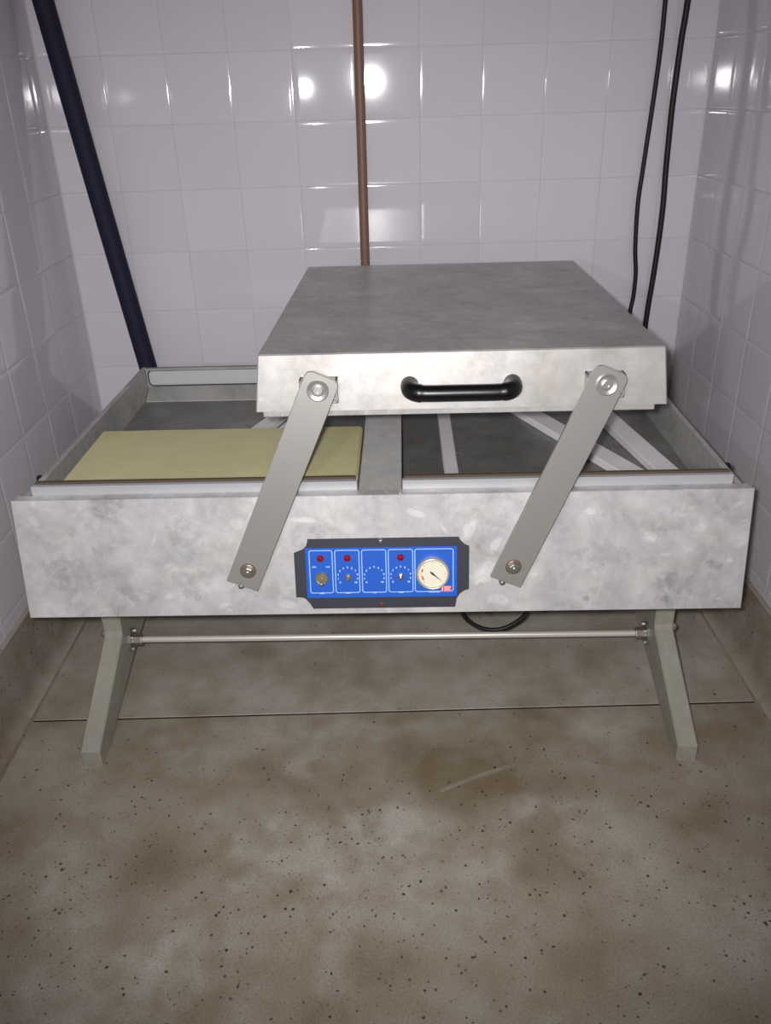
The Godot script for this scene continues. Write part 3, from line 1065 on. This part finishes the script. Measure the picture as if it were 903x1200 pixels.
	lathe(st, [Vector2(0.0335, z + 0.0115), Vector2(0, z + 0.0115)], 40, g)
	part("gauge_dial", st, "dial_cream", cp)
	st = start()
	for k in 31:
		var a := deg_to_rad(-135.0 + 9.0 * k)
		var r0 := 0.0265 if k % 5 == 0 else 0.0285
		var d := Vector3(sin(a), cos(a), 0)
		var e := Vector3(cos(a), -sin(a), 0) * (0.0005 if k % 5 == 0 else 0.0003)
		var zz := Vector3(0, 0, z + 0.012)
		quad(st, gx + d * r0 - e + zz, gx + d * r0 + e + zz, gx + d * 0.0305 + e + zz, gx + d * 0.0305 - e + zz)
	part("gauge_marks", st, "dial_ink", cp)
	st = start()
	for arc in [[-125.0, -100.0], [-80.0, -62.0]]:
		for k in 6:
			var a := deg_to_rad(lerpf(arc[0], arc[1], k / 6.0))
			var b := deg_to_rad(lerpf(arc[0], arc[1], (k + 1) / 6.0))
			var zz := Vector3(0, 0, z + 0.0121)
			var da := Vector3(sin(a), cos(a), 0); var db := Vector3(sin(b), cos(b), 0)
			quad(st, gx + da * 0.024 + zz, gx + da * 0.0275 + zz, gx + db * 0.0275 + zz, gx + db * 0.024 + zz)
	part("gauge_red_marks", st, "dial_red", cp)
	st = start()
	var nd := Transform3D(Basis(Vector3(0, 0, 1), deg_to_rad(-41.0)), gx + Vector3(0, 0, z + 0.0128))
	prism(st, PackedVector2Array([Vector2(-0.0085, -0.0012), Vector2(-0.001, -0.0026), Vector2(0.006, -0.0014), Vector2(0.0245, -0.0004), Vector2(0.0245, 0.0004), Vector2(0.006, 0.0014), Vector2(-0.001, 0.0026), Vector2(-0.0085, 0.0012)]), 0, 0.0008, 0.0002, nd)
	part("gauge_needle", st, "needle_grey", cp)
	# small red sticker over the corner of the printed frame
	st = start()
	prism(st, PackedVector2Array([Vector2(0.1415, -0.2362), Vector2(0.1648, -0.2362), Vector2(0.1648, -0.2215), Vector2(0.1415, -0.2215)]), z, z + 0.0006, 0.0002)
	part("sticker", st, "sticker_red", cp, "small red sticker")
	st = start()
	for b in [[0.1475, 0.1638, -0.2260, -0.2232], [0.1475, 0.1638, -0.2345, -0.2325], [0.1428, 0.1455, -0.2345, -0.2232], [0.149, 0.162, -0.2308, -0.2278]]:
		prism(st, PackedVector2Array([Vector2(b[0], b[2]), Vector2(b[1], b[2]), Vector2(b[1], b[3]), Vector2(b[0], b[3])]), z + 0.0006, z + 0.0009, 0.0001)
	part("sticker_print", st, "sticker_white", cp)
	# fixing screws of the plate
	for sy in [[0.002, -0.1095, "polished_steel"], [0.001, -0.2655, "rust"]]:
		st = start()
		lathe(st, [Vector2(0.006, 0.0045), Vector2(0.0058, 0.0065), Vector2(0.003, 0.0085), Vector2(0, 0.009)], 14, Transform3D(Basis(), Vector3(sy[0], sy[1], 0)), true)
		part("fixing_screw", st, sy[2], cp)


# ---------------------------------------------------------------- loose things

func loose_things() -> void:
	# places measured in the machine's own axes
	var rot := Transform3D(Basis(Vector3.UP, -0.0244), Vector3(-0.0115, 0, 1.267))
	var st := start()
	hull(st, [Vector3(-0.757, 0.6455, -0.064), Vector3(-0.0505, 0.6455, -0.064), Vector3(-0.0515, 0.6455, -0.408), Vector3(-0.762, 0.6455, -0.408),
		Vector3(-0.757, 0.767, -0.066), Vector3(-0.0505, 0.767, -0.066), Vector3(-0.0515, 0.767, -0.405), Vector3(-0.762, 0.767, -0.405)], 0.006)
	var board := part("plastic_board", st, "yellowed_plastic", self)
	board.transform = rot
	tag(board, "thick yellowed plastic board lying in the uncovered chamber", "board")

	# flat bars that lie across the chambers
	var bars := [
		[Vector3(0.36, 0, -0.97), Vector3(0.7045, 0, -0.19), 0.062, 0.0, "flat pale bar under the lid, the more slanted of the two that meet in front"],
		[Vector3(0.64, 0, -0.97), Vector3(0.7675, 0, -0.19), 0.060, 0.0, "flat pale bar under the lid, the straighter of two that meet, nearest the side plate"],
		[Vector3(-0.457, 0, -0.45), Vector3(-0.27, 0, -0.97), 0.048, 0.0, "short pale bar end showing behind the yellow board, farther from the divider"],
		[Vector3(-0.371, 0, -0.45), Vector3(-0.184, 0, -0.97), 0.05, 0.0, "short pale bar end showing behind the yellow board, nearer the divider and the arm"],
	]
	for b in bars:
		st = start()
		var a: Vector3 = b[0]
		var c: Vector3 = b[1]
		var w: float = b[2]
		var d := (c - a).normalized()
		var n := Vector3(d.z, 0, -d.x) * w / 2
		if n.x < 0:
			n = -n
		var y0 := Vector3(0, 0.6455, 0)
		var y1 := Vector3(0, 0.668, 0)
		var f := a if a.z > c.z else c
		var r := c if a.z > c.z else a
		hull(st, [f - n + y0, f + n + y0, r + n + y0, r - n + y0, f - n + y1, f + n + y1, r + n + y1, r - n + y1], 0.002)
		var bar := part("metal_bar", st, "bar_aluminium", self)
		bar.transform = rot
		tag(bar, b[4], "bar", "flat bars lying in the chambers")

	# pipes and cables on the back wall
	st = start()
	tube(st, PackedVector3Array([Vector3(-0.747, 0.0, 0.06), Vector3(-0.842, 0.724, 0.06), Vector3(-0.912, 1.282, 0.06), Vector3(-0.9779, 1.8415, 0.06), Vector3(-1.0175, 2.16, 0.06)]), 0.0315, 24)
	tag(part("plastic_pipe", st, "navy_pipe", self), "dark navy pipe leaning diagonally against the back wall behind the yellow board", "pipe")
	st = start()
	tube(st, PackedVector3Array([Vector3(-0.047, 0.3, 0.017), Vector3(-0.0462, 1.0665, 0.017), Vector3(-0.0415, 1.82, 0.017), Vector3(-0.037, HIGH, 0.017)]), 0.0158, 18)
	tag(part("conduit_pipe", st, "brown_pipe", self), "thin brown pipe running straight up the back wall above the lid", "pipe")
	var runs := [
		[[Vector3(0.888, 0.32, 0.012), Vector3(0.888, 0.7, 0.012), Vector3(0.8906, 0.8411, 0.012), Vector3(0.8965, 0.9, 0.012), Vector3(0.896, 0.981, 0.012), Vector3(0.885, 1.0677, 0.012), Vector3(0.8785, 1.2067, 0.012), Vector3(0.883, 1.3134, 0.012), Vector3(0.8895, 1.4417, 0.012), Vector3(0.8955, 1.5647, 0.012), Vector3(0.899, 1.6828, 0.012), Vector3(0.898, 1.8, 0.012), Vector3(0.892, 2.2, 0.012), Vector3(0.89, HIGH, 0.012)], 0.0075, "thinner black cable hanging on the back wall, nearer the lid"],
		[[Vector3(0.95, 0.32, 0.012), Vector3(0.95, 0.65, 0.012), Vector3(0.951, 0.7903, 0.012), Vector3(0.953, 0.8606, 0.012), Vector3(0.9594, 0.9792, 0.012), Vector3(0.9633, 1.0937, 0.012), Vector3(0.964, 1.2043, 0.012), Vector3(0.9595, 1.3113, 0.012), Vector3(0.957, 1.4398, 0.012), Vector3(0.9565, 1.5144, 0.012), Vector3(0.9593, 1.6345, 0.012), Vector3(0.9615, 1.7042, 0.012), Vector3(0.9667, 1.7945, 0.012), Vector3(0.98, 2.2, 0.012), Vector3(0.985, HIGH, 0.012)], 0.0096, "thicker black cable hanging on the back wall, nearer the side wall corner"],
	]
	for r in runs:
		st = start()
		tube(st, smooth_path(r[0], 5), r[1], 12)
		tag(part("black_cable", st, "cable_black", self), r[2], "cable", "black cables on the back wall")

	lamps()


# the two lamps that light the alcove, each on a slim stand behind the frame
func lamps() -> void:
	for spec in [["flash_lamp", Vector3(-0.03, 1.605, 2.985), Vector3(-0.02, 0.85, 1.0), 0.05, "small round flash lamp on a slim stand facing the machine"], ["work_lamp", Vector3(-0.44, 1.56, 3.14), Vector3(0.0, 0.85, 1.0), 0.045, "small square work lamp on a slim stand facing the machine"]]:
		var where: Vector3 = spec[1]
		var aim: Vector3 = spec[2]
		var half: float = spec[3]
		var t := thing(spec[0], spec[4], "lamp")
		t.position = Vector3(where.x, 0, where.z)
		var head := Transform3D(Basis.looking_at(aim - where), Vector3(0, where.y, 0))
		var st := start()
		var turned := head * Transform3D(Basis(Vector3.UP, PI), Vector3.ZERO)
		if spec[0] == "flash_lamp":
			lathe(st, disc_profile(half, -0.02, -0.002, 0.003), 24, turned)
		else:
			prism(st, PackedVector2Array([Vector2(-half, -half), Vector2(half, -half), Vector2(half, half), Vector2(-half, half)]), -0.025, -0.002, 0.003, turned)
		part("lamp_head", st, "black_plastic", t)
		st = start()
		if spec[0] == "flash_lamp":
			lathe(st, disc_profile(half - 0.008, -0.002, 0.002, 0.001), 24, turned)
		else:
			prism(st, PackedVector2Array([Vector2(-half, -half), Vector2(half, -half), Vector2(half, half), Vector2(-half, half)]), -0.002, 0.002, 0.001, turned)
		part("lamp_lens", st, "lamp_glow", t)
		st = start()
		tube(st, PackedVector3Array([Vector3(0, 0.02, 0.03), Vector3(0, where.y - 0.03, 0.03), turned * Vector3(0, 0, -0.015)]), 0.008, 10)
		part("pole", st, "black_plastic", t)
		st = start()
		lathe(st, disc_profile(0.11, 0.0, 0.02, 0.006), 28, Transform3D(Basis(Vector3.RIGHT, -PI / 2), Vector3(0, 0, 0.03)))
		part("base", st, "black_plastic", t)
